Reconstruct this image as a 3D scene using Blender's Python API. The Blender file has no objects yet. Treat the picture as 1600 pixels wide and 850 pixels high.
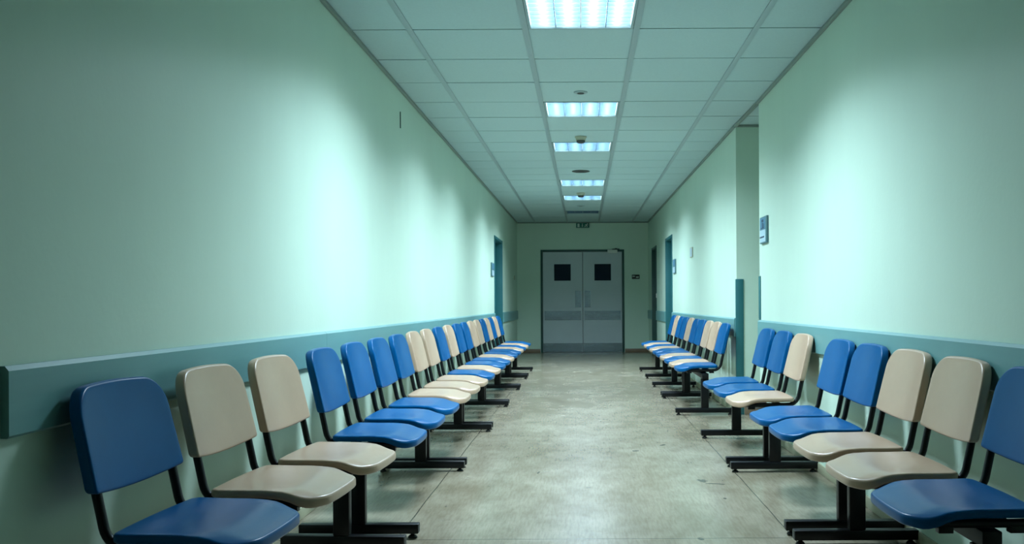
import bpy, bmesh, math, random
from mathutils import Vector, Matrix
random.seed(4)
SC = bpy.context.scene
COL = SC.collection
PI = math.pi

# ------------------------------------------------------------------ camera, light, exposure
CAMH = 1.087           # eye height
FPX = 1400.0           # focal length in pixels of the 1600 px frame
VX, VY = 908.0, 470.0  # vanishing point of the corridor
ROLL = math.radians(0.30)
cam_data = bpy.data.cameras.new('camera')
cam = bpy.data.objects.new('camera', cam_data)
COL.objects.link(cam)
cam_data.sensor_width = 36.0
cam_data.lens = 36.0 * FPX / 1600.0
cam_data.shift_x = -(VX - 800.0) / 1600.0
cam_data.shift_y = (VY - 425.0) / 1600.0
cam_data.clip_start = 0.05
cam.matrix_world = Matrix.Translation((0, 0, CAMH)) @ Matrix.Rotation(PI / 2, 4, 'X') @ Matrix.Rotation(-ROLL, 4, 'Z')
SC.camera = cam

world = bpy.data.worlds.new('world')
SC.world = world
world.use_nodes = True
world.node_tree.nodes['Background'].inputs['Color'].default_value = (0.55, 0.8, 0.9, 1)
world.node_tree.nodes['Background'].inputs['Strength'].default_value = 0.02

SC.view_settings.view_transform = 'Standard'
SC.view_settings.look = 'None'
SC.view_settings.gamma = 1.0
SC.view_settings.use_curve_mapping = False
SC.view_settings.exposure = 0.0
SC.cycles.use_denoising = True
SC.cycles.max_bounces = 10
SC.cycles.diffuse_bounces = 6
SC.cycles.glossy_bounces = 4

LAMP_COLOR = (0.66, 0.86, 1.0)
LAMP_W = [104, 80, 74, 88, 66]
LAMP_SPREAD = math.radians(146)
TUBE_EMIT = 21.0

# ------------------------------------------------------------------ helpers
def lin(r, g, b):
    def f(c):
        c /= 255.0
        return c / 12.92 if c <= 0.04045 else ((c + 0.055) / 1.055) ** 2.4
    return (f(r), f(g), f(b), 1.0)

def ground(px, py, d):
    """world point at distance d seen at photo pixel (px, py)"""
    dx, dy = px - VX, py - VY
    c, s = math.cos(ROLL), math.sin(ROLL)
    ux, uy = dx * c - dy * s, dx * s + dy * c
    return Vector((ux * d / FPX, d, CAMH - uy * d / FPX))

def mat(name, color, rough=0.5, metal=0.0, spec=0.5, noise=None, bump=None, coat=0.0):
    """noise=(scale, amount, stretch_xyz) varies the base colour; bump=(scale, strength)"""
    m = bpy.data.materials.new(name)
    m.use_nodes = True
    nt = m.node_tree
    p = nt.nodes['Principled BSDF']
    p.inputs['Base Color'].default_value = color
    p.inputs['Roughness'].default_value = rough
    p.inputs['Metallic'].default_value = metal
    p.inputs['Specular IOR Level'].default_value = spec
    p.inputs['Coat Weight'].default_value = coat
    tc = nt.nodes.new('ShaderNodeTexCoord')
    if noise:
        mp = nt.nodes.new('ShaderNodeMapping')
        mp.inputs['Scale'].default_value = noise[2]
        nz = nt.nodes.new('ShaderNodeTexNoise')
        nz.inputs['Scale'].default_value = noise[0]
        nz.inputs['Detail'].default_value = 6
        nz.inputs['Roughness'].default_value = 0.6
        rp = nt.nodes.new('ShaderNodeValToRGB')
        a = noise[1]
        rp.color_ramp.elements[0].position = 0.3
        rp.color_ramp.elements[1].position = 0.7
        rp.color_ramp.elements[0].color = tuple(c * (1 - a) for c in color[:3]) + (1,)
        rp.color_ramp.elements[1].color = tuple(min(1, c * (1 + a)) for c in color[:3]) + (1,)
        nt.links.new(tc.outputs['Object'], mp.inputs['Vector'])
        nt.links.new(mp.outputs['Vector'], nz.inputs['Vector'])
        nt.links.new(nz.outputs['Fac'], rp.inputs['Fac'])
        nt.links.new(rp.outputs['Color'], p.inputs['Base Color'])
    if bump:
        nb = nt.nodes.new('ShaderNodeTexNoise')
        nb.inputs['Scale'].default_value = bump[0]
        nb.inputs['Detail'].default_value = 4
        bn = nt.nodes.new('ShaderNodeBump')
        bn.inputs['Strength'].default_value = bump[1]
        bn.inputs['Distance'].default_value = 0.01
        nt.links.new(tc.outputs['Object'], nb.inputs['Vector'])
        nt.links.new(nb.outputs['Fac'], bn.inputs['Height'])
        nt.links.new(bn.outputs['Normal'], p.inputs['Normal'])
    return m

def emit_mat(name, color, strength):
    m = bpy.data.materials.new(name)
    m.use_nodes = True
    p = m.node_tree.nodes['Principled BSDF']
    p.inputs['Base Color'].default_value = (0.8, 0.8, 0.8, 1)
    p.inputs['Emission Color'].default_value = color
    p.inputs['Emission Strength'].default_value = strength
    return m

def box(bm, x0, x1, y0, y1, z0, z1, mi=0):
    vs = [bm.verts.new((x, y, z)) for z in (z0, z1) for (x, y) in ((x0, y0), (x1, y0), (x1, y1), (x0, y1))]
    fs = [(3, 2, 1, 0), (4, 5, 6, 7), (0, 1, 5, 4), (1, 2, 6, 5), (2, 3, 7, 6), (3, 0, 4, 7)]
    for f in fs:
        bm.faces.new([vs[i] for i in f]).material_index = mi

def prism(bm, pts, z0, z1, mi=0):
    """pts: footprint polygon, z0/z1 number or one height per point"""
    n = len(pts)
    a = z0 if isinstance(z0, (list, tuple)) else [z0] * n
    b = z1 if isinstance(z1, (list, tuple)) else [z1] * n
    lo = [bm.verts.new((p[0], p[1], a[i])) for i, p in enumerate(pts)]
    hi = [bm.verts.new((p[0], p[1], b[i])) for i, p in enumerate(pts)]
    fs = [bm.faces.new(lo[::-1]), bm.faces.new(hi)]
    for i in range(n):
        j = (i + 1) % n
        fs.append(bm.faces.new([lo[i], lo[j], hi[j], hi[i]]))
    for f in fs:
        f.material_index = mi

def tube(bm, path, r, seg=10, caps=True):
    rings = []
    n = len(path)
    up0 = None
    for i, p in enumerate(path):
        t = (path[min(i + 1, n - 1)] - path[max(i - 1, 0)]).normalized()
        ref = Vector((0, 1, 0)) if abs(t.y) < 0.9 else Vector((0, 0, 1))
        a = t.cross(ref).normalized()
        b = t.cross(a).normalized()
        rings.append([bm.verts.new(p + (a * math.cos(2 * PI * k / seg) + b * math.sin(2 * PI * k / seg)) * r) for k in range(seg)])
    for i in range(n - 1):
        for k in range(seg):
            l = (k + 1) % seg
            bm.faces.new([rings[i][k], rings[i][l], rings[i + 1][l], rings[i + 1][k]])
    if caps:
        bm.faces.new(rings[0][::-1])
        bm.faces.new(rings[-1])

def lathe(bm, prof, cx=0, cy=0, seg=24, mi=0):
    """prof: (radius, z) list around the vertical axis"""
    rings = []
    for r, z in prof:
        if r < 1e-6:
            rings.append([bm.verts.new((cx, cy, z))])
        else:
            rings.append([bm.verts.new((cx + r * math.cos(2 * PI * k / seg), cy + r * math.sin(2 * PI * k / seg), z)) for k in range(seg)])
    for A, B in zip(rings, rings[1:]):
        for k in range(seg):
            l = (k + 1) % seg
            q = [A[k % len(A)], A[l % len(A)], B[l % len(B)], B[k % len(B)]]
            q2 = []
            for v in q:
                if v not in q2:
                    q2.append(v)
            if len(q2) > 2:
                bm.faces.new(q2).material_index = mi

def finish(bm, name, mats, parent=None, bevel=0.0, smooth=False, segs=2, loc=None):
    bmesh.ops.recalc_face_normals(bm, faces=bm.faces)
    if bevel:
        es = [e for e in bm.edges if len(e.link_faces) == 2 and e.calc_face_angle(0) > 0.6]
        bmesh.ops.bevel(bm, geom=es, offset=bevel, segments=segs, affect='EDGES', profile=0.5, clamp_overlap=True)
    me = bpy.data.meshes.new(name)
    bm.to_mesh(me)
    bm.free()
    for m in (mats if isinstance(mats, (list, tuple)) else [mats]):
        me.materials.append(m)
    if smooth or bevel:
        me.shade_smooth() if smooth else None
        if bevel and not smooth:
            for p in me.polygons:
                p.use_smooth = True
            me.set_sharp_from_angle(angle=math.radians(40))
    o = bpy.data.objects.new(name, me)
    COL.objects.link(o)
    if parent is not None:
        o.parent = parent
    if loc is not None:
        o.location = loc
    return o

def bmnew():
    return bmesh.new()

def thing(name, label, cat, loc=(0, 0, 0), rz=0.0, group=None):
    o = bpy.data.objects.new(name, None)
    o.empty_display_size = 0.1
    COL.objects.link(o)
    o.location = loc
    o.rotation_euler = (0, 0, rz)
    o['label'] = label
    o['category'] = cat
    if group:
        o['group'] = group
    return o

def tag(o, label, cat, group=None):
    o['label'] = label
    o['category'] = cat
    if group:
        o['group'] = group
    return o

def structure(o, label=None):
    o['kind'] = 'structure'
    if label:
        o['label'] = label
    return o

# ------------------------------------------------------------------ materials
M = {}
M['wall'] = mat('green_wall_paint', lin(197, 219, 202), rough=0.42, spec=0.35, noise=(1.6, 0.035, (1, 1, 0.35)), bump=(38, 0.06))
M['rail'] = mat('teal_rail', lin(104, 152, 152), rough=0.38, noise=(6, 0.05, (1, 0.2, 3)))
M['teal'] = mat('teal_door_paint', lin(40, 104, 108), rough=0.4, noise=(5, 0.06, (1, 1, 1)))
M['frame'] = mat('dark_green_frame_paint', lin(30, 72, 66), rough=0.4, noise=(5, 0.06, (1, 1, 1)))
M['skirt'] = mat('brown_vinyl_skirting', lin(120, 100, 80), rough=0.45, noise=(8, 0.1, (1, 1, 1)))
M['cove'] = mat('pale_vinyl_skirting', lin(165, 165, 138), rough=0.4, noise=(8, 0.08, (1, 1, 1)))
M['tile'] = mat('ceiling_tile', lin(184, 206, 206), rough=0.9, spec=0.1, noise=(70, 0.03, (1, 1, 1)), bump=(220, 0.15))
M['void'] = mat('dark_ceiling_gap', lin(40, 52, 50), rough=0.9, noise=(10, 0.05, (1, 1, 1)))
M['tbar'] = mat('ceiling_bar', lin(156, 176, 178), rough=0.5, noise=(30, 0.02, (1, 1, 1)))
M['angle'] = mat('wall_angle', lin(128, 142, 134), rough=0.5, noise=(30, 0.02, (1, 1, 1)))
M['blue'] = mat('blue_plastic', lin(0, 82, 136), rough=0.30, spec=0.16, noise=(9, 0.06, (1, 1, 1)), bump=(160, 0.02))
M['beige'] = mat('beige_plastic', lin(186, 158, 134), rough=0.30, spec=0.5, noise=(7, 0.05, (1, 1, 1)), bump=(160, 0.02))
M['black'] = mat('black_powder_coat', lin(8, 11, 14), rough=0.38, spec=0.3, noise=(40, 0.1, (1, 1, 1)))
M['rubber'] = mat('black_rubber', lin(10, 12, 13), rough=0.6, noise=(40, 0.1, (1, 1, 1)))
M['door'] = mat('grey_door_laminate', lin(184, 194, 198), rough=0.45, noise=(3, 0.03, (1, 1, 1)))
M['steel'] = mat('brushed_steel', lin(128, 140, 146), rough=0.26, metal=0.9, noise=(6, 0.1, (0.3, 1, 3)), bump=(14, 0.25))
M['glass_dark'] = mat('dark_window_glass', lin(24, 38, 52), rough=0.10, spec=0.25, noise=(2, 0.1, (1, 1, 1)))
M['white'] = mat('white_plastic', lin(214, 216, 208), rough=0.4, noise=(30, 0.02, (1, 1, 1)))
M['cream'] = mat('cream_plastic', lin(176, 178, 158), rough=0.5, noise=(30, 0.03, (1, 1, 1)))
M['darkgrey'] = mat('dark_plastic', lin(52, 58, 56), rough=0.5, noise=(30, 0.05, (1, 1, 1)))
M['alu'] = mat('louvre_aluminium', lin(120, 150, 172), rough=0.25, metal=0.6, noise=(20, 0.02, (1, 1, 1)))
M['reflector'] = mat('white_reflector', lin(225, 230, 232), rough=0.4, noise=(20, 0.01, (1, 1, 1)))
M['tube_on'] = emit_mat('lit_tube', (0.80, 0.95, 1.0, 1), TUBE_EMIT)
M['tube_off'] = mat('unlit_tube', lin(200, 205, 205), rough=0.3, noise=(20, 0.02, (1, 1, 1)))
M['exit'] = mat('green_sign', lin(10, 100, 84), rough=0.4, noise=(20, 0.03, (1, 1, 1)))
M['signwhite'] = mat('white_sign_print', lin(200, 215, 205), rough=0.5, noise=(20, 0.02, (1, 1, 1)))
M['signblue'] = mat('blue_grey_sign', lin(84, 128, 152), rough=0.4, noise=(30, 0.06, (1, 1, 1)))
M['signpale'] = mat('pale_sign', lin(170, 196, 206), rough=0.4, noise=(30, 0.03, (1, 1, 1)))
M['signgrey'] = mat('grey_sign_frame', lin(80, 118, 124), rough=0.4, noise=(30, 0.03, (1, 1, 1)))
M['ink'] = mat('dark_print', lin(36, 60, 84), rough=0.5, noise=(30, 0.05, (1, 1, 1)))
M['blackplate'] = mat('black_plate', lin(14, 18, 18), rough=0.4, noise=(30, 0.05, (1, 1, 1)))

def floor_material():
    m = bpy.data.materials.new('vinyl_floor')
    m.use_nodes = True
    nt = m.node_tree
    N, L = nt.nodes, nt.links
    p = N['Principled BSDF']
    tc = N.new('ShaderNodeTexCoord')
    obj = tc.outputs['Object']
    def noise(scale, st, detail=6, rough=0.6):
        mp = N.new('ShaderNodeMapping')
        mp.inputs['Scale'].default_value = st
        nz = N.new('ShaderNodeTexNoise')
        nz.inputs['Scale'].default_value = scale
        nz.inputs['Detail'].default_value = detail
        nz.inputs['Roughness'].default_value = rough
        L.new(obj, mp.inputs['Vector'])
        L.new(mp.outputs['Vector'], nz.inputs['Vector'])
        return nz.outputs['Fac']
    def ramp(fac, p0, c0, p1, c1):
        r = N.new('ShaderNodeValToRGB')
        r.color_ramp.elements[0].position = p0
        r.color_ramp.elements[0].color = c0
        r.color_ramp.elements[1].position = p1
        r.color_ramp.elements[1].color = c1
        L.new(fac, r.inputs['Fac'])
        return r.outputs['Color']
    def mul(a, b, fac=1.0):
        x = N.new('ShaderNodeMix')
        x.data_type = 'RGBA'
        x.blend_type = 'MULTIPLY'
        x.inputs['Factor'].default_value = fac
        L.new(a, x.inputs['A'])
        L.new(b, x.inputs['B'])
        return x.outputs['Result']
    def mth(op, a, b=None):
        n = N.new('ShaderNodeMath')
        n.operation = op
        for i, v in enumerate((a, b)):
            if v is None:
                continue
            if isinstance(v, (int, float)):
                n.inputs[i].default_value = v
            else:
                L.new(v, n.inputs[i])
        return n.outputs[0]
    one = (1, 1, 1, 1)
    base = ramp(noise(1.1, (1.2, 0.8, 1)), 0.30, lin(132, 122, 102), 0.68, lin(162, 154, 136))
    base = mul(base, ramp(noise(3.2, (2.0, 1.0, 1)), 0.36, (0.80, 0.785, 0.75, 1), 0.60, one))
    base = mul(base, ramp(noise(9.0, (9, 0.9, 1), 4), 0.36, (0.82, 0.81, 0.78, 1), 0.58, one))
    base = mul(base, ramp(noise(21, (1, 1, 1), 2), 0.20, (0.45, 0.45, 0.42, 1), 0.27, one))
    sep = N.new('ShaderNodeSeparateXYZ')
    L.new(obj, sep.inputs[0])
    # welded seams between the sheets
    lines = None
    wob = mth('MULTIPLY', mth('SUBTRACT', noise(2, (1, 1, 1), 2), 0.5), 0.012)
    for ax, pos, w in (('X', -0.85, 0.0035), ('X', 0.965, 0.003), ('Y', 4.09, 0.003), ('Y', 10.4, 0.004), ('Y', 16.0, 0.004)):
        dd = mth('ABSOLUTE', mth('ADD', mth('SUBTRACT', sep.outputs[ax], pos), wob))
        li = mth('LESS_THAN', dd, w)
        lines = li if lines is None else mth('MAXIMUM', lines, li)
    # scuffs and gouges: centre x, y, half length, half width, turn
    wob2 = mth('MULTIPLY', mth('SUBTRACT', noise(30, (1, 1, 1), 3), 0.5), 1.6)
    def scuff(px, py, lx, ly, ang):
        g = CAMH * FPX / (py - VY)
        cx = (px - VX) * g / FPX
        mp = N.new('ShaderNodeMapping')
        mp.vector_type = 'TEXTURE'
        mp.inputs['Location'].default_value = (cx, g, 0)
        mp.inputs['Rotation'].default_value = (0, 0, ang)
        mp.inputs['Scale'].default_value = (lx, ly, 1)
        L.new(obj, mp.inputs['Vector'])
        ln = N.new('ShaderNodeVectorMath')
        ln.operation = 'LENGTH'
        L.new(mp.outputs['Vector'], ln.inputs[0])
        return mth('LESS_THAN', mth('ADD', ln.outputs['Value'], wob2), 0.75)
    for s in ((1096, 752, 0.034, 0.060, 0.3), (1116, 757, 0.085, 0.018, -0.25), (1034, 696, 0.052, 0.022, 0.9),
              (992, 705, 0.034, 0.030, -0.5), (1093, 843, 0.016, 0.035, 0.2), (917, 762, 0.022, 0.010, 0),
              (695, 790, 0.008, 0.014, 0), (1131, 780, 0.010, 0.022, 0), (840, 738, 0.009, 0.05, -0.1)):
        lines = mth('MAXIMUM', lines, scuff(*s))
    dark = ramp(lines, 0.0, one, 1.0, (0.30, 0.31, 0.31, 1))
    base = mul(base, dark)
    L.new(base, p.inputs['Base Color'])
    rr = N.new('ShaderNodeMapRange')
    rr.inputs['To Min'].default_value = 0.17
    rr.inputs['To Max'].default_value = 0.32
    L.new(noise(2.2, (1.5, 2.5, 1)), rr.inputs['Value'])
    L.new(rr.outputs['Result'], p.inputs['Roughness'])
    p.inputs['Specular IOR Level'].default_value = 0.62
    bn = N.new('ShaderNodeBump')
    bn.inputs['Strength'].default_value = 0.10
    bn.inputs['Distance'].default_value = 0.01
    L.new(noise(5, (1.5, 2.2, 1), 3), bn.inputs['Height'])
    L.new(bn.outputs['Normal'], p.inputs['Normal'])
    return m
M['floor'] = floor_material()

# ------------------------------------------------------------------ setting
DEND = 18.9
YBACK = -3.5
CEIL = CAMH + 1.66
DNEAR_R = 7.5      # where the near piece of the right wall stops
DFAR_R = 8.5       # where the far piece starts
def XL(d):
    return -1.422 + (d - 3.0) * 0.0046
def XR(d):
    return 1.495 if d <= DNEAR_R + 0.01 else 1.475 - (d - 8.5) * 0.005
DOOR_H = 2.13

bm = bmnew()
box(bm, -1.9, 3.6, YBACK - 0.3, DEND + 0.4, -0.1, 0)
structure(finish(bm, 'floor', M['floor']))

def wall_seg(bm, side, d0, d1, z0, z1, t=0.3):
    X = XL if side < 0 else XR
    a, b = X(d0), X(d1)
    pts = [(a, d0), (b, d1), (b + side * t, d1), (a + side * t, d0)]
    prism(bm, pts, z0, z1)

LD = (14.15, 15.5)
RD = (14.15, 15.2)
RD2 = (16.95, 17.95)
bm = bmnew()
wall_seg(bm, -1, YBACK, LD[0], 0, CEIL)
wall_seg(bm, -1, LD[0], LD[1], DOOR_H, CEIL)
wall_seg(bm, -1, LD[1], DEND + 0.2, 0, CEIL)
structure(finish(bm, 'wall_left', M['wall']))
bm = bmnew()
wall_seg(bm, 1, YBACK, DNEAR_R, 0, CEIL, 0.3)
wall_seg(bm, 1, DFAR_R, RD[0], 0, CEIL)
wall_seg(bm, 1, RD[0], RD[1], DOOR_H, CEIL)
wall_seg(bm, 1, RD[1], RD2[0], 0, CEIL)
wall_seg(bm, 1, RD2[0], RD2[1], DOOR_H, CEIL)
wall_seg(bm, 1, RD2[1], DEND + 0.2, 0, CEIL)
structure(finish(bm, 'wall_right', M['wall']))
bm = bmnew()
box(bm, 1.795, 3.5, DNEAR_R - 0.2, DNEAR_R, 0, CEIL)
box(bm, 1.775, 3.5, DFAR_R, DFAR_R + 0.2, 0, CEIL)
box(bm, 3.3, 3.5, DNEAR_R, DFAR_R, 0, CEIL)
structure(finish(bm, 'wall_recess', M['wall']))
# end wall with the opening for the double door
DX0, DX1 = (845.0 - VX) * DEND / FPX, (975.5 - VX) * DEND / FPX
DTOP = 2.165
bm = bmnew()
box(bm, -1.8, DX0, DEND, DEND + 0.25, 0, CEIL)
box(bm, DX1, 1.9, DEND, DEND + 0.25, 0, CEIL)
box(bm, DX0, DX1, DEND, DEND + 0.25, DTOP, CEIL)
structure(finish(bm, 'wall_far', M['wall']))
bm = bmnew()
box(bm, -1.9, 1.95, YBACK - 0.2, YBACK, 0, CEIL)
structure(finish(bm, 'wall_near', M['wall']))

# ceiling: tiles laid in a grid of bars
YL = [45.3, 92, 128.4, 159, 183, 204, 222, 237, 250.8, 262.3, 272.5, 281, 290.7, 298.7, 305.5, 312.7, 318.6, 324, 329.2, 334.1, 338.6, 342.8, 346.6]
DL = [FPX * (CEIL - CAMH) / (VY - y) for y in YL]
pre = []
dd = DL[0]
while dd > YBACK:
    dd -= 0.655
    pre.append(dd)
NPRE = len(pre)
DL = pre[::-1] + DL + [DEND + 0.3]
def BL1(d): return -1.068 + 0.0055 * d
def BC1(d): return -0.352 + 0.0036 * d
def BC2(d): return 0.334 + 0.0024 * d
def BR1(d): return 1.072 + 0.001 * d
COLS = [lambda d: -1.75, BL1, BC1, BC2, BR1, lambda d: 1.85]
LIGHT_ROWS = [NPRE - 1, NPRE + 3, NPRE + 6, NPRE + 11, NPRE + 14, NPRE + 18]   # the last one is switched off
bm = bmnew()
g = 0.008
for r in range(len(DL) - 1):
    d0, d1 = DL[r] + g, DL[r + 1] - g
    for c in range(5):
        if c == 2 and r in LIGHT_ROWS:
            continue
        a, b = COLS[c], COLS[c + 1]
        h = 0.0
        prism(bm, [(a(d0) + h, d0), (b(d0) - h, d0), (b(d1) - h, d1), (a(d1) + h, d1)], CEIL + random.uniform(0, 0.0015), CEIL + 0.02)
    if d1 > DNEAR_R - 0.7 and d0 < DFAR_R + 0.3:
        box(bm, 1.853, 3.55, d0, d1, CEIL, CEIL + 0.02)
box(bm, -1.9, 3.6, YBACK - 0.3, DEND + 0.4, CEIL + 0.16, CEIL + 0.18, 1)
for r in range(1, len(DL) - 1):       # backing strips seen dark in the joints
    box(bm, -1.75, 1.85, DL[r] - 0.014, DL[r] + 0.014, CEIL + 0.0205, CEIL + 0.024, 1)
structure(finish(bm, 'ceiling', [M['tile'], M['void']]))
n = 0
for fx in (BL1, BC1, BC2, BR1):
    n += 1
    bm = bmnew()
    for o, w, z in ((0, 0.019, 0.006), ):
        prism(bm, [(fx(YBACK) - w, YBACK), (fx(YBACK) + w, YBACK), (fx(DEND) + w, DEND), (fx(DEND) - w, DEND)], CEIL - z, CEIL - 0.0005)
    structure(finish(bm, 'trim_%d' % n, M['tbar'], bevel=0.002))
# wall angles under the ceiling edge
def angle(pts):
    global n
    n += 1
    bm = bmnew()
    prism(bm, pts, CEIL - 0.022, CEIL - 0.0005)
    structure(finish(bm, 'trim_%d' % n, M['angle'], bevel=0.002))
w = 0.022
angle([(XL(YBACK), YBACK), (XL(DEND), DEND), (XL(DEND) + w, DEND), (XL(YBACK) + w, YBACK)])
angle([(XR(0) - w, YBACK), (XR(0) - w, DNEAR_R), (XR(0), DNEAR_R), (XR(0), YBACK)])
angle([(XR(DFAR_R) - w, DFAR_R), (XR(DEND) - w, DEND), (XR(DEND), DEND), (XR(DFAR_R), DFAR_R)])
angle([(XL(DEND) + w, DEND - w), (XL(DEND) + w, DEND), (XR(DEND) - w, DEND), (XR(DEND) - w, DEND - w)])
angle([(XR(DFAR_R), DFAR_R - w), (XR(DFAR_R), DFAR_R), (3.3, DFAR_R), (3.3, DFAR_R - w)])
# bar that carries the ceiling across the mouth of the recess
angle([(XR(0) - w, DNEAR_R), (XR(8.5) - w, DFAR_R - w), (XR(8.5) + 0.01, DFAR_R - w), (XR(0) + 0.01, DNEAR_R)])

# wall protection rails
def rail_top(d): return CAMH - 0.147 - 0.0028 * d
RH = 0.178
def rail(side, d0, d1, t=0.022):
    global n
    n += 1
    X = XL if side < 0 else XR
    bm = bmnew()
    # profile: flat face with a chamfered ledge on top
    prof = [(0, 0), (t * 0.8, 0.0), (t, 0.006), (t, RH - 0.012), (t * 0.55, RH), (0, RH)]
    ends = []
    for d in (d0, d1):
        ends.append([bm.verts.new((X(d) - side * px, d, rail_top(d) - RH + pz)) for px, pz in prof])
    k = len(prof)
    for i in range(k):
        j = (i + 1) % k
        bm.faces.new([ends[0][i], ends[0][j], ends[1][j], ends[1][i]])
    bm.faces.new(ends[0])
    bm.faces.new(ends[1][::-1])
    return structure(finish(bm, 'trim_%d' % n, M['rail']))
rail(-1, 2.196, 4.9)
rail(-1, 4.902, 8.6)
rail(-1, 8.602, LD[0] - 0.03)
rail(-1, LD[1] + 0.03, DEND - 0.03)
rail(1, YBACK + 0.3, DNEAR_R - 0.02)
rail(1, DFAR_R + 0.02, RD[0] - 0.03)
rail(1, RD[1] + 0.03, RD2[0] - 0.03)
rail(1, RD2[1] + 0.03, DEND - 0.03)
# corner guards of the recess
n += 1
bm = bmnew()
x = XR(DFAR_R)
prism(bm, [(x - 0.008, DFAR_R - 0.008), (x + 0.065, DFAR_R - 0.008), (x + 0.065, DFAR_R), (x, DFAR_R), (x, DFAR_R + 0.025), (x - 0.008, DFAR_R + 0.025)], 0.0, 1.285)
structure(finish(bm, 'trim_%d' % n, M['teal'], bevel=0.002))
n += 1
bm = bmnew()
x = XR(0)
prism(bm, [(x - 0.008, DNEAR_R + 0.008), (x + 0.06, DNEAR_R + 0.008), (x + 0.06, DNEAR_R), (x, DNEAR_R), (x, DNEAR_R - 0.055), (x - 0.008, DNEAR_R - 0.055)], rail_top(7.5) + 0.003, 1.285)
structure(finish(bm, 'trim_%d' % n, M['teal'], bevel=0.002))

# skirting
def skirting(name, polys, m, h=0.075):
    bm = bmnew()
    for p in polys:
        prism(bm, p, 0.0005, h)
    structure(finish(bm, name, m, bevel=0.003))
t = 0.012
skirting('baseboard_left', [[(XL(a), a), (XL(b), b), (XL(b) + t, b), (XL(a) + t, a)] for a, b in ((YBACK, LD[0] - 0.06), (LD[1] + 0.06, DEND - t))], M['cove'], 0.06)
skirting('baseboard_right', [[(XR(a) - t, a), (XR(b) - t, b), (XR(b), b), (XR(a), a)] for a, b in ((YBACK, DNEAR_R), (DFAR_R + 0.03, RD[0] - 0.06), (RD[1] + 0.06, RD2[0] - 0.06), (RD2[1] + 0.06, DEND - t))], M['cove'], 0.06)
skirting('baseboard_recess', [[(XR(8.5) + 0.07, DFAR_R - t), (3.3, DFAR_R - t), (3.3, DFAR_R), (XR(8.5) + 0.07, DFAR_R)]], M['skirt'], 0.11)
skirting('baseboard_far', [[(XL(DEND), DEND - t), (DX0 - 0.01, DEND - t), (DX0 - 0.01, DEND), (XL(DEND), DEND)], [(DX1 + 0.01, DEND - t), (XR(DEND), DEND - t), (XR(DEND), DEND), (DX1 + 0.01, DEND)]], M['skirt'], 0.075)

# side doors set back in the walls
def side_door(num, side, d0, d1, m, label):
    X = XL if side < 0 else XR
    x0, x1 = X(d0), X(d1)
    rec = 0.14
    t = 0.045
    root = bpy.data.objects.new('door_%d' % num, None)
    COL.objects.link(root)
    root.location = (X((d0 + d1) / 2), (d0 + d1) / 2, 0)
    structure(root, label)
    def put(o):
        o.parent = root
        o.matrix_parent_inverse = Matrix.Translation(root.location).inverted()
        return o
    s = side
    bm = bmnew()
    a0, a1 = x0 - s * 0.012, x0 + s * 0.25
    b0, b1 = x1 - s * 0.012, x1 + s * 0.25
    box(bm, min(a0, a1), max(a0, a1), d0 - 0.0, d0 + t, 0, DOOR_H)
    box(bm, min(b0, b1), max(b0, b1), d1 - t, d1, 0, DOOR_H)
    box(bm, min(a0, a1), max(a0, a1), d0 + t, d1 - t, DOOR_H - t, DOOR_H)
    put(finish(bm, 'door_frame', m, bevel=0.003))
    bm = bmnew()
    xa, xb = sorted((x0 + s * rec, x0 + s * (rec + 0.045)))
    box(bm, xa, xb, d0 + t, d1 - t, 0.006, DOOR_H - t)
    put(finish(bm, 'door_leaf', m, bevel=0.003))
    bm = bmnew()
    hx = x0 + s * rec
    yh = d0 + t + 0.09
    tube(bm, [Vector((hx, yh, 1.02)), Vector((hx - s * 0.045, yh, 1.02)), Vector((hx - s * 0.05, yh + 0.02, 1.02)), Vector((hx - s * 0.05, yh + 0.11, 1.02))], 0.009)
    put(finish(bm, 'door_handle', M['steel'], smooth=True))
side_door(1, -1, LD[0], LD[1], M['teal'], 'teal door set back in the left wall')
side_door(2, 1, RD[0], RD[1], M['teal'], 'teal door set back in the right wall')
side_door(3, 1, RD2[0], RD2[1], M['frame'], 'dark door nearest the far wall on the right')

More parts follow.
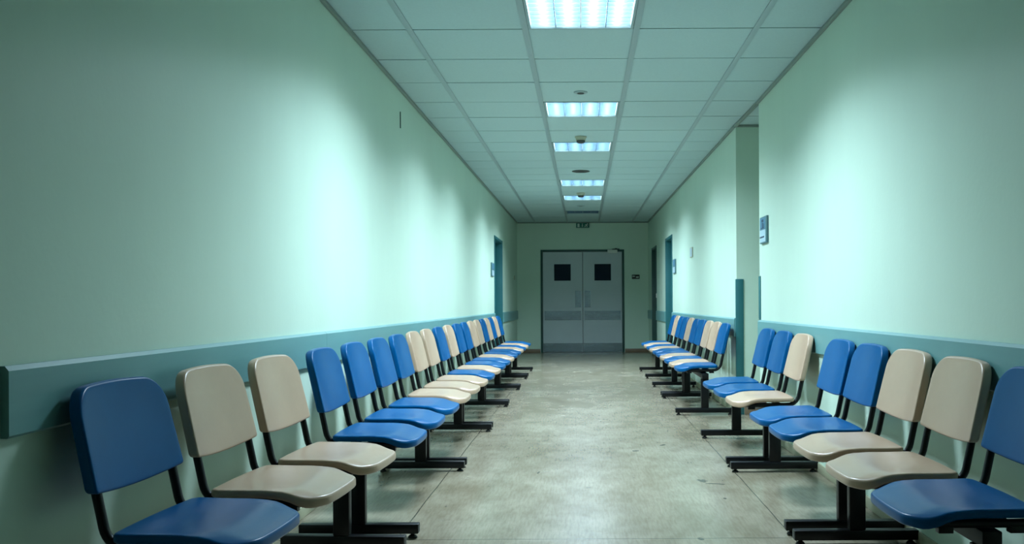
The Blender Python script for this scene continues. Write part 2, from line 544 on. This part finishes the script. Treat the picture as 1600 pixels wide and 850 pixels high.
# double door at the end
S = DEND / FPX
root = bpy.data.objects.new('door_4', None)
COL.objects.link(root)
root.location = ((DX0 + DX1) / 2, DEND, 0)
structure(root, 'grey double swing door at the far end')
def put(o, par=None):
    o.parent = par or root
    if par is None:
        o.matrix_parent_inverse = Matrix.Translation(root.location).inverted()
    return o
def fx(px): return (px - VX) * S
def fz(py): return CAMH - (py - VY) * S
FW = 0.042
bm = bmnew()
box(bm, DX0, DX0 + FW, DEND - 0.02, DEND + 0.2, 0, DTOP)
box(bm, DX1 - FW, DX1, DEND - 0.02, DEND + 0.2, 0, DTOP)
box(bm, DX0 + FW, DX1 - FW, DEND - 0.02, DEND + 0.2, DTOP - FW, DTOP)
put(finish(bm, 'door_frame', M['frame'], bevel=0.004))
YF = DEND + 0.02   # face of the leaves
xm = fx(910.7)
for (xa, xb, wx0, wx1, px0, px1, s) in ((DX0 + FW + 0.004, xm - 0.006, fx(866), fx(892), fx(898.7), fx(907.8), -1),
                                        (xm + 0.006, DX1 - FW - 0.004, fx(929), fx(955), fx(913.7), fx(922.7), 1)):
    bm = bmnew()
    wz0, wz1 = fz(438.5), fz(412.5)
    z0, z1 = 0.008, DTOP - FW - 0.004
    box(bm, xa, wx0, YF, YF + 0.045, z0, z1)
    box(bm, wx1, xb, YF, YF + 0.045, z0, z1)
    box(bm, wx0, wx1, YF, YF + 0.045, z0, wz0)
    box(bm, wx0, wx1, YF, YF + 0.045, wz1, z1)
    leaf = put(finish(bm, 'door_leaf', M['door']))
    bm = bmnew()
    box(bm, wx0 + 0.0005, wx1 - 0.0005, YF + 0.012, YF + 0.03, wz0 + 0.0005, wz1 - 0.0005)
    o = finish(bm, 'window_pane', M['glass_dark']); put(o, leaf)
    bm = bmnew()
    for q in ((wx0 - 0.008, wx1 + 0.008, wz1, wz1 + 0.008), (wx0 - 0.008, wx1 + 0.008, wz0 - 0.008, wz0), (wx0 - 0.008, wx0, wz0, wz1), (wx1, wx1 + 0.008, wz0, wz1)):
        box(bm, q[0], q[1], YF - 0.005, YF + 0.0, q[2], q[3])
    o = finish(bm, 'window_bead', M['door']); put(o, leaf)
    bm = bmnew(); box(bm, px0, px1, YF - 0.003, YF, fz(480.5), fz(454.3))
    o = finish(bm, 'push_plate', M['steel']); put(o, leaf)
    bm = bmnew(); box(bm, xa + 0.03, xb - 0.03, YF - 0.003, YF, fz(500.3), fz(485.8))
    o = finish(bm, 'protection_strip', M['steel']); put(o, leaf)
    bm = bmnew(); box(bm, xa + 0.004, xb - 0.004, YF - 0.003, YF, 0.012, fz(536.2))
    o = finish(bm, 'kick_plate', M['steel']); put(o, leaf)
    if s > 0:
        bm = bmnew()
        box(bm, fx(949.5), fx(965), YF - 0.07, YF - 0.0005, fz(395.8), fz(390.5))
        o = finish(bm, 'door_closer', M['white'], bevel=0.006); put(o, leaf)
        bm = bmnew()
        tube(bm, [Vector((fx(957), YF - 0.04, fz(390))), Vector((fx(968), YF - 0.09, fz(389.6))), Vector((fx(962), YF - 0.03, fz(388.6)))], 0.009)
        o = finish(bm, 'closer_arm', M['darkgrey'], smooth=True); put(o, leaf)

# ------------------------------------------------------------------ ceiling lights
def ceiling_light(row, lit, label, watt):
    d0, d1 = DL[row] + 0.004, DL[row + 1] - 0.004
    dm = (d0 + d1) / 2
    a, b = BC1(dm) + 0.021, BC2(dm) - 0.021
    cx = (a + b) / 2
    W, D = (b - a) / 2, (d1 - d0) / 2
    root = thing('ceiling_light', label, 'light', (cx, dm, CEIL), 0, 'recessed louvred ceiling lights')
    H = 0.085
    f = 0.016
    bm = bmnew()     # trim frame
    box(bm, -W, -W + f, -D, D, -0.004, 0.02)
    box(bm, W - f, W, -D, D, -0.004, 0.02)
    box(bm, -W + f, W - f, -D, -D + f, -0.004, 0.02)
    box(bm, -W + f, W - f, D - f, D, -0.004, 0.02)
    finish(bm, 'light_frame', M['tbar'], root, bevel=0.0015)
    w2, d2 = W - f, D - f
    bm = bmnew()     # white tray
    box(bm, -W, W, -D, D, H, H + 0.008)
    box(bm, -W, -w2, -D, D, 0.02, H)
    box(bm, w2, W, -D, D, 0.02, H)
    box(bm, -w2, w2, -D, -d2, 0.02, H)
    box(bm, -w2, w2, d2, D, 0.02, H)
    finish(bm, 'reflector_tray', M['reflector'], root)
    bm = bmnew()     # louvre: three long fins and cross blades
    lo, hi = 0.002, 0.027
    for k in (-1, 0, 1):
        x = k * w2 / 2
        box(bm, x - 0.002, x + 0.002, -d2, d2, lo, hi)
    nb = 9
    for q in range(4):
        xa, xb = -w2 + q * w2 / 2 + 0.003, -w2 + (q + 1) * w2 / 2 - 0.003
        for k in range(nb):
            y = -d2 + (k + 0.5) * 2 * d2 / nb
            prism(bm, [(xa, y - 0.001), (xb, y - 0.001), (xb, y + 0.001), (xa, y + 0.001)], [lo + 0.004] * 4, [hi] * 4)
    finish(bm, 'louvre', M['alu'], root)
    for q in range(4):
        x = -w2 + (q + 0.5) * w2 / 2
        bm = bmnew()
        tube(bm, [Vector((x, -d2 + 0.012, 0.056)), Vector((x, d2 - 0.012, 0.056))], 0.013, 12)
        finish(bm, 'fluorescent_tube', M['tube_on'] if lit else M['tube_off'], root, smooth=True)
    if lit:
        ld = bpy.data.lights.new('lamp_glow', 'AREA')
        ld.shape = 'RECTANGLE'
        ld.size = 2 * w2
        ld.size_y = 2 * d2
        ld.energy = watt
        ld.color = LAMP_COLOR
        ld.spread = LAMP_SPREAD
        lo_ = bpy.data.objects.new('lamp_glow', ld)
        COL.objects.link(lo_)
        lo_.parent = root
        lo_.location = (0, 0, -0.006)
LIGHT_LABELS = ['lit louvred ceiling light largest and nearest, cut by the top edge',
                'lit louvred ceiling light just beyond the flat disc, second nearest',
                'lit louvred ceiling light right behind the first dome detector',
                'lit ceiling light just beyond the dark round vent',
                'farthest lit ceiling light, behind the small second dome detector',
                'unlit ceiling light panel just before the far wall']
for i, r in enumerate(LIGHT_ROWS):
    ceiling_light(r, i < 5, LIGHT_LABELS[i], LAMP_W[i] if i < 5 else 0)

# ------------------------------------------------------------------ benches
SEAT_W, SEAT_D = 0.475, 0.365
def rounded(corners, seg=9):
    """closed outline through corner points (x, y, radius), counter-clockwise"""
    out = []
    n = len(corners)
    for i, (px, py, r) in enumerate(corners):
        p = Vector((px, py))
        a = (Vector(corners[i - 1][:2]) - p).normalized()
        b = (Vector(corners[(i + 1) % n][:2]) - p).normalized()
        half = a.angle(b) / 2
        dist = r / math.tan(half)
        c = p + (a + b).normalized() * (r / math.sin(half))
        s, e = p + a * dist, p + b * dist
        a0 = math.atan2(s.y - c.y, s.x - c.x)
        a1 = math.atan2(e.y - c.y, e.x - c.x)
        while a1 - a0 > PI: a1 -= 2 * PI
        while a1 - a0 < -PI: a1 += 2 * PI
        for k in range(seg + 1):
            t = a0 + (a1 - a0) * k / seg
            out.append((c.x + r * math.cos(t), c.y + r * math.sin(t)))
    # fill the straight runs so that the surface can bend there
    full = []
    for i, p in enumerate(out):
        q = out[(i + 1) % len(out)]
        full.append(p)
        L = math.hypot(q[0] - p[0], q[1] - p[1])
        k = int(L / 0.03)
        for j in range(1, k + 1):
            full.append((p[0] + (q[0] - p[0]) * j / (k + 1), p[1] + (q[1] - p[1]) * j / (k + 1)))
    return full

def shell(name, outline, front, back, m, bev):
    """panel with the given outline; front(u, v) and back(u, v) give the two faces"""
    bm = bmnew()
    cu = sum(p[0] for p in outline) / len(outline)
    cv = sum(p[1] for p in outline) / len(outline)
    fac = [1, 0.905, 0.8, 0.68, 0.55, 0.42, 0.3, 0.18, 0.08]
    rims = []
    for f, flip in ((front, False), (back, True)):
        rings = [[bm.verts.new(f(cu + (u - cu) * k, cv + (v - cv) * k)) for u, v in outline] for k in fac]
        mid = bm.verts.new(f(cu, cv))
        N = len(outline)
        for A, B_ in zip(rings, rings[1:]):
            for i in range(N):
                j = (i + 1) % N
                bm.faces.new([A[i], A[j], B_[j], B_[i]])
        for i in range(N):
            bm.faces.new([rings[-1][i], rings[-1][(i + 1) % N], mid])
        rims.append(rings[0])
    N = len(outline)
    for i in range(N):
        j = (i + 1) % N
        bm.faces.new([rims[0][j], rims[0][i], rims[1][i], rims[1][j]])
    es = [bm.edges.get((r[i], r[(i + 1) % N])) for r in rims for i in range(N)]
    bmesh.ops.recalc_face_normals(bm, faces=bm.faces)
    bmesh.ops.bevel(bm, geom=es, offset=bev, segments=4, affect='EDGES', profile=0.5, clamp_overlap=True)
    me = bpy.data.meshes.new(name)
    bm.to_mesh(me)
    bm.free()
    me.materials.append(m)
    me.shade_smooth()
    o = bpy.data.objects.new(name, me)
    COL.objects.link(o)
    return o

def sstep(t):
    t = max(0.0, min(1.0, t))
    return t * t * (3 - 2 * t)

SEAT_XF, SEAT_XR = 0.25, -0.115
def seat_top(x, y):
    s = SEAT_XF - x
    u = y / (SEAT_W / 2)
    z = 0.474
    z -= 0.030 * sstep((0.12 - s) / 0.12)                      # waterfall front
    z -= 0.009 * max(0, 1 - u * u) * sstep(s / 0.15) * sstep((SEAT_D - s) / 0.12)   # dished middle
    z -= 0.010 * sstep((abs(u) - 0.7) / 0.3) * sstep((0.20 - s) / 0.14)
    return Vector((x, y, z))
def seat_bottom(x, y):
    p = seat_top(x, y)
    s = SEAT_XF - x
    p.z -= 0.028 + 0.008 * sstep((0.14 - s) / 0.10)
    return p
SEAT_OUT = rounded([(SEAT_XF, -0.215, 0.10), (SEAT_XF, 0.215, 0.10), (SEAT_XR, 0.232, 0.028), (SEAT_XR, -0.232, 0.028)])
SEAT_OUT = [(x + 0.018 * (1 - (y / 0.22) ** 2) * sstep((x - 0.1) / 0.2) - 0.010 * (1 - (y / 0.23) ** 2) * sstep((-0.06 - x) / 0.055), y * (1 + 0.06 * sstep((x - 0.0) / 0.2))) for x, y in SEAT_OUT]

def back_front(y, z):
    t = (z - 0.572) / 0.286
    u = y / 0.232
    x = -0.142 - 0.066 * t
    x -= 0.022 * max(0, 1 - u * u)
    return Vector((x, y, z))
def back_rear(y, z):
    p = back_front(y, z)
    u = abs(y) / 0.232
    p.x -= 0.022 + 0.014 * sstep((u - 0.55) / 0.25)
    return p
BACK_OUT = rounded([(-0.234, 0.580, 0.012), (0.234, 0.580, 0.012), (0.222, 0.855, 0.088), (-0.222, 0.855, 0.088)])
BACK_OUT = [(y, z + (-0.016 if z < 0.62 else 0.011 * sstep((z - 0.75) / 0.1)) * max(0, 1 - (y / 0.232) ** 2)) for y, z in BACK_OUT]

def build_protos():
    P = {}
    for c in ('blue', 'beige'):
        o = shell('seat', SEAT_OUT, seat_top, seat_bottom, M[c], 0.010)
        P['seat', c] = o
        o = shell('backrest', BACK_OUT, back_front, back_rear, M[c], 0.0085)
        P['backrest', c] = o
    # one bent steel tube, seat rail running back and up into the backrest
    bm = bmnew()
    path = [Vector((0.20, 0, 0.425))]
    for k in range(6):
        path.append(Vector((0.20 - (k + 1) * 0.04, 0, 0.425)))
    r = 0.075
    cx, cz = -0.076, 0.425 + r
    ang = math.radians(78)
    for k in range(1, 9):
        a = ang * k / 8
        path.append(Vector((cx - r * math.sin(a), 0, cz - r * math.cos(a))))
    tdir = Vector((-math.cos(ang), 0, math.sin(ang)))
    for k in range(1, 7):
        path.append(path[14] + tdir * 0.026 * k if len(path) > 14 else path[-1])
    tube(bm, path, 0.0133, 12)
    P['tube'] = finish(bm, 'frame_tube', M['black'], None, smooth=True)
    bm = bmnew()      # flat brackets under a seat clamping it to the beam
    for x in (0.15, -0.06):
        box(bm, x - 0.02, x + 0.02, -0.20, 0.20, 0.405, 0.415)
    box(bm, -0.085, 0.175, -0.03, 0.03, 0.395, 0.405)
    for x in (0.15, -0.06):
        for y in (-0.195, 0.195):
            box(bm, x - 0.022, x + 0.022, y - 0.014, y + 0.014, 0.398, 0.432)
    P['bracket'] = finish(bm, 'seat_bracket', M['black'], None, bevel=0.002)
    bm = bmnew()      # T leg: upright and floor bar
    box(bm, -0.036, 0.036, -0.02, 0.02, 0.066, 0.345)
    box(bm, -0.27, 0.28, -0.024, 0.024, 0.022, 0.066)
    P['leg'] = finish(bm, 'leg', M['black'], None, bevel=0.004)
    bm = bmnew()
    lathe(bm, [(0, 0), (0.019, 0), (0.021, 0.005), (0.015, 0.012), (0.010, 0.014), (0.010, 0.0225), (0, 0.0225)], seg=16)
    P['pad'] = finish(bm, 'foot_pad', M['rubber'], None, smooth=True)
    return P
PROTO = build_protos()
USED = set()
def inst(key, parent, loc=(0, 0, 0)):
    src = PROTO[key]
    if key in USED:
        o = src.copy()
        COL.objects.link(o)
    else:
        o = src
        USED.add(key)
    o.parent = parent
    o.location = loc
    return o

def bench(label, side, xcol, seats, legs, beam, group, yaw=0.0):
    """seats: (near edge distance, backrest colour, seat colour); legs and beam: distances"""
    dm = (beam[0] + beam[1]) / 2
    root = thing('waiting_bench', label, 'bench', (xcol, dm, 0), (0 if side < 0 else PI) + yaw, group)
    sg = 1 if side < 0 else -1
    L = lambda d: (d - dm) * sg
    for d0, cb, cs in seats:
        y = L(d0 + SEAT_W / 2)
        o = inst(('seat', cs), root, (0, y, 0)); o['label'] = cs + ' plastic seat'
        o = inst(('backrest', cb), root, (0, y, 0)); o['label'] = cb + ' plastic backrest'
        for s in (-1, 1):
            inst('tube', root, (0, y + s * 0.198, 0))
        inst('bracket', root, (0, y, 0))
    for d in legs:
        l = inst('leg', root, (0, L(d), 0))
        for x in (-0.24, 0.25):
            inst('pad', l, (x, 0, 0))
    bm = bmnew()
    ya, yb = sorted((L(beam[0]), L(beam[1])))
    box(bm, -0.03, 0.03, ya, yb, 0.345, 0.395)
    finish(bm, 'beam', M['black'], root, bevel=0.004)
    return root

B, G = 'blue', 'beige'
XLC, XRC = -1.032, 1.218
LG, RG = 'waiting benches along the left wall', 'waiting benches along the right wall'
p = 0.583
bench('waiting bench nearest on left, one blue seat then two beige seats', -1, -1.092, [(2.36, B, B), (2.92, G, G), (3.48, G, G)], [2.50, 3.93], (2.46, 3.975), LG, yaw=math.radians(-3.2))
bench('left bench with three blue seats and three blue backrests', -1, XLC, [(4.10, B, B), (4.70, B, B), (5.29, B, B)], [4.13, 5.74], (4.09, 5.78), LG)
bench('left bench with three beige seats and one odd blue backrest', -1, XLC, [(5.88, B, G), (6.46, G, G), (7.03, G, G)], [5.86, 7.48], (5.82, 7.52), LG)
bench('left bench with a beige chair between two blue chairs, fourth from the camera', -1, XLC, [(7.62, B, B), (8.20, G, G), (8.78, B, B)], [7.60, 9.22], (7.56, 9.26), LG)
bench('left bench with a beige backrest above a blue seat at its far end', -1, XLC, [(9.36, B, B), (9.94, G, G), (10.52, G, B)], [9.34, 10.97], (9.30, 11.01), LG)
bench('left bench second from the far end, beige chair between two blue ones', -1, XLC, [(11.10, B, B), (11.62, G, G), (12.14, B, B)], [11.09, 12.5], (11.06, 12.6), LG)
bench('farthest left bench of one beige and one blue chair', -1, XLC, [(12.70, G, G), (13.30, B, B)], [12.72, 13.88], (12.66, 13.92), LG)

bench('nearest right bench, blue chair cut by the frame and two beige ones', 1, XRC, [(2.60, B, B), (3.15, G, G), (3.69, G, G)], [2.72, 3.98], (2.66, 4.03), RG)
bench('right bench with only two chairs, both blue, and a gap after them', 1, XRC, [(4.22, B, B), (4.74, B, B)], [4.15, 5.66], (4.11, 5.70), RG)
bench('right bench at the recess, beige chair in front of two blue chairs', 1, XRC, [(5.60, G, G), (6.15, B, B), (6.71, B, B)], [5.84, 7.06], (5.76, 7.18), RG)
bench('right bench just beyond the recess, blue chair nearest then beige backrests', 1, XRC - 0.05, [(8.42, B, B), (8.95, G, G), (9.48, G, B)], [8.50, 9.93], (8.44, 9.96), RG)
bench('second right bench beyond the recess, beige seat below a blue backrest first', 1, XRC - 0.05, [(10.02, B, G), (10.55, B, B), (11.08, G, B)], [10.08, 11.27], (10.03, 11.54), RG)
bench('farthest right bench of four chairs near the far wall', 1, XRC - 0.05, [(11.62, B, G), (12.15, B, B), (12.68, G, G), (13.21, B, B)], [12.5, 13.75], (11.66, 13.79), RG)

# ------------------------------------------------------------------ small ceiling things
def at_ceiling(py):
    return FPX * (CEIL - CAMH) / (VY - py)
def dome_detector(py, r, label):
    d = at_ceiling(py)
    root = thing('smoke_detector', label, 'smoke detector', (0.005, d, CEIL), 0, 'dome smoke detectors on the ceiling')
    bm = bmnew()
    lathe(bm, [(0, -0.0005), (r, -0.0005), (r, -0.012), (r * 0.86, -0.020), (r * 0.80, -0.040), (0, -0.040)])
    finish(bm, 'detector_base', M['cream'], root, smooth=False)
    bm = bmnew()
    lathe(bm, [(r * 0.74, -0.0405), (r * 0.72, -0.056), (r * 0.5, -0.066), (0, -0.068)])
    finish(bm, 'sensor_cap', M['darkgrey'], root, smooth=True)
dome_detector(213.5, 0.06, 'dome smoke detector just before the third ceiling light')
dome_detector(301.5, 0.065, 'small dome smoke detector just before the farthest lit ceiling light')
def flat_disc(py, r, name, label, cat, m1, m2):
    d = at_ceiling(py)
    root = thing(name, label, cat, (0.005, d, CEIL))
    bm = bmnew()
    lathe(bm, [(0, -0.0005), (r, -0.0005), (r, -0.005), (r * 0.8, -0.010), (r * 0.62, -0.010), (r * 0.55, -0.006), (0, -0.006)])
    finish(bm, 'rim', m1, root)
    bm = bmnew()
    lathe(bm, [(r * 0.5, -0.0065), (r * 0.45, -0.014), (0, -0.016)])
    finish(bm, 'core', m2, root, smooth=True)
flat_disc(144, 0.055, 'ceiling_sensor', 'flat round ceiling disc just before the second light', 'sensor', M['tbar'], M['darkgrey'])
flat_disc(267.5, 0.115, 'ceiling_vent', 'dark round vent in the ceiling before the fourth light', 'vent', M['darkgrey'], M['darkgrey'])
flat_disc(321.5, 0.07, 'ceiling_sensor', 'small flat disc beyond the farthest lit ceiling light', 'sensor', M['tbar'], M['angle'])

# ------------------------------------------------------------------ signs, plates and switches
# escape sign over the double door
root = thing('exit_sign', 'green exit sign with white pictograms above the double door', 'sign', (fx(911), DEND, fz(352.5)))
w, h = fx(921.3) - fx(901), fz(347.9) - fz(356.9)
h = min(h, 2 * (CEIL - 0.026 - fz(352.5)))
bm = bmnew(); box(bm, -w / 2, w / 2, -0.05, -0.0005, -h / 2, h / 2)
finish(bm, 'sign_box', M['exit'], root, bevel=0.004)
bm = bmnew(); box(bm, -w * 0.40, -w * 0.24, -0.0525, -0.05, -h * 0.38, h * 0.38)
finish(bm, 'door_pictogram', M['signwhite'], root)
bm = bmnew()
prism_pts = [(-0.04, 0.38), (0.04, 0.38), (0.04, -0.05), (0.09, -0.05), (0.0, -0.36), (-0.09, -0.05), (-0.04, -0.05)]
def flat_poly(bm, pts, y0, y1):
    a = [bm.verts.new((x, y0, z)) for x, z in pts]
    b = [bm.verts.new((x, y1, z)) for x, z in pts]
    bm.faces.new(a); bm.faces.new(b[::-1])
    for i in range(len(pts)):
        j = (i + 1) % len(pts)
        bm.faces.new([a[j], a[i], b[i], b[j]])
flat_poly(bm, [(x * w * 0.7 - 0.02 * w, z * h) for x, z in prism_pts], -0.0525, -0.05)
finish(bm, 'arrow_pictogram', M['signwhite'], root)
bm = bmnew()     # running figure: head, trunk, limbs
def stroke(pts, t):
    for (xa, za), (xb, zb) in zip(pts, pts[1:]):
        dv = Vector((xb - xa, zb - za)); nn = Vector((-dv.y, dv.x)).normalized() * t
        flat_poly(bm, [(xa + nn.x, za + nn.y), (xb + nn.x, zb + nn.y), (xb - nn.x, zb - nn.y), (xa - nn.x, za - nn.y)], -0.0525, -0.05)
c = w * 0.29
flat_poly(bm, [(c + 0.02 + 0.011 * math.cos(a * PI / 4), h * 0.34 + 0.011 * math.sin(a * PI / 4)) for a in range(8)], -0.0525, -0.05)
stroke([(c + 0.008, h * 0.22), (c - 0.004, -h * 0.02)], 0.008)
stroke([(c - 0.035, h * 0.05), (c - 0.012, h * 0.2), (c + 0.02, h * 0.17), (c + 0.04, h * 0.06)], 0.005)
stroke([(c - 0.004, -h * 0.02), (c + 0.02, -h * 0.15), (c + 0.012, -h * 0.36)], 0.006)
stroke([(c - 0.004, -h * 0.02), (c - 0.018, -h * 0.2), (c - 0.045, -h * 0.24)], 0.006)
finish(bm, 'running_figure_pictogram', M['signwhite'], root)

# black plate right of the double door
root = thing('wall_plate', 'small black plate with pale marks right of the double door', 'sign', (fx(993.5), DEND, fz(433)))
w, h = fx(999.5) - fx(987.5), fz(429.7) - fz(436.5)
bm = bmnew(); box(bm, -w / 2, w / 2, -0.012, -0.0005, -h / 2, h / 2)
finish(bm, 'plate', M['blackplate'], root, bevel=0.003)
bm = bmnew()
box(bm, -w * 0.40, -w * 0.28, -0.0135, -0.012, -h * 0.05, h * 0.28)
box(bm, -w * 0.24, -w * 0.10, -0.0135, -0.012, h * 0.0, h * 0.22)
box(bm, w * 0.05, w * 0.2, -0.0135, -0.012, -h * 0.25, h * 0.08)
box(bm, w * 0.24, w * 0.38, -0.0135, -0.012, -h * 0.25, h * 0.12)
finish(bm, 'printed_marks', M['signwhite'], root)

def side_plate(name, label, cat, side, d0, d1, z0, z1, parts, t=0.014, m=None, mname='plate'):
    """plate lying on a side wall; parts: (name, y fractions, z fractions, material) raised on its face"""
    X = XL if side < 0 else XR
    dm = (d0 + d1) / 2
    x = X(dm)
    root = thing(name, label, cat, (x, dm, (z0 + z1) / 2))
    hd, hz = (d1 - d0) / 2, (z1 - z0) / 2
    bm = bmnew()
    xa, xb = sorted((-side * 0.001, -side * t))
    box(bm, xa, xb, -hd, hd, -hz, hz)
    finish(bm, mname, m or M['signgrey'], root, bevel=0.002)
    for pn, ya, yb, za, zb, pm in parts:
        bm = bmnew()
        xa, xb = sorted((-side * t, -side * (t + 0.0015)))
        box(bm, xa, xb, ya * hd, yb * hd, za * hz, zb * hz)
        finish(bm, pn, pm, root)
    return root
def side_d(px, side):
    X = (XL if side < 0 else XR)
    d = 10.0
    for _ in range(20):
        d = X(d) * FPX / (px - VX)
    return d
def zat(py, d): return CAMH - (py - VY) * d / FPX

dd0, dd1 = 7.13, 7.39
root = side_plate('door_sign', 'blue grey door sign with picture panel beside the recess corner', 'sign', 1, dd0, dd1, zat(381, 7.2), zat(339, 7.2),
    [('picture_panel', -0.72, 0.94, 0.05, 0.92, M['signblue']), ('text_panel', -0.72, 0.94, -0.90, 0.02, M['signpale'])], t=0.018)
bm = bmnew()     # pictogram strokes and the line of dark print, on the panels
xf = -0.0196
def on_wall(y0, y1, z0, z1):
    box(bm, xf - 0.0012, xf, y0, y1, z0, z1)
on_wall(-0.02, 0.05, 0.065, 0.085)
on_wall(0.0, 0.03, 0.02, 0.06)
on_wall(-0.04, 0.08, 0.012, 0.020)
on_wall(-0.045, -0.03, 0.02, 0.05)
finish(bm, 'pictogram', M['ink'], root)
bm = bmnew()
on_wall(-0.05, 0.12, -0.062, -0.05)
finish(bm, 'printed_line', M['ink'], root)

d = side_d(1050, 1)
side_plate('door_sign', 'small blue grey sign beside the right teal door', 'sign', 1, 13.62, 13.95, zat(428, 13.8), zat(406, 13.8),
    [('picture_panel', -0.9, 0.9, 0.05, 0.92, M['signblue']), ('text_panel', -0.9, 0.9, -0.92, -0.1, M['signpale'])], t=0.02)
side_plate('door_sign', 'small blue grey sign beside the left teal door', 'sign', -1, 13.62, 13.98, zat(431, 13.8), zat(410, 13.8),
    [('picture_panel', -0.9, 0.9, 0.05, 0.92, M['signblue']), ('text_panel', -0.9, 0.9, -0.92, -0.1, M['signpale'])], t=0.02)
d = side_d(1081.5, 1)
side_plate('notice_frame', 'small pale framed notice alone on the far right wall', 'notice', 1, d - 0.12, d + 0.12, zat(403, d), zat(387.5, d),
    [('notice_sheet', -0.8, 0.8, -0.85, 0.85, M['signpale'])], t=0.012, m=M['cream'], mname='frame')
d = side_d(1026.3, 1)
side_plate('light_switch', 'white light switch on right wall between the two doors', 'switch', 1, d - 0.04, d + 0.04, zat(466, d), zat(459, d),
    [('rocker', -0.6, 0.6, -0.6, 0.6, M['white'])], t=0.012, m=M['white'])
d = side_d(803.5, -1)
side_plate('light_switch', 'pale light switch on left wall near the far corner', 'switch', -1, d - 0.045, d + 0.045, zat(436.5, d), zat(430, d),
    [('rocker', -0.6, 0.6, -0.6, 0.6, M['cream'])], t=0.012, m=M['cream'])
# thin dark cable stub high on the left wall
d = side_d(626.5, -1)
bm = bmnew()
box(bm, 0.0005, 0.006, -0.006, 0.006, -0.064, 0.064)
o = finish(bm, 'cable_cover', M['frame'], bevel=0.001, loc=(XL(d), d, (zat(173, d) + zat(199, d)) / 2))
tag(o, 'thin dark vertical strip high on the left wall', 'cable cover')
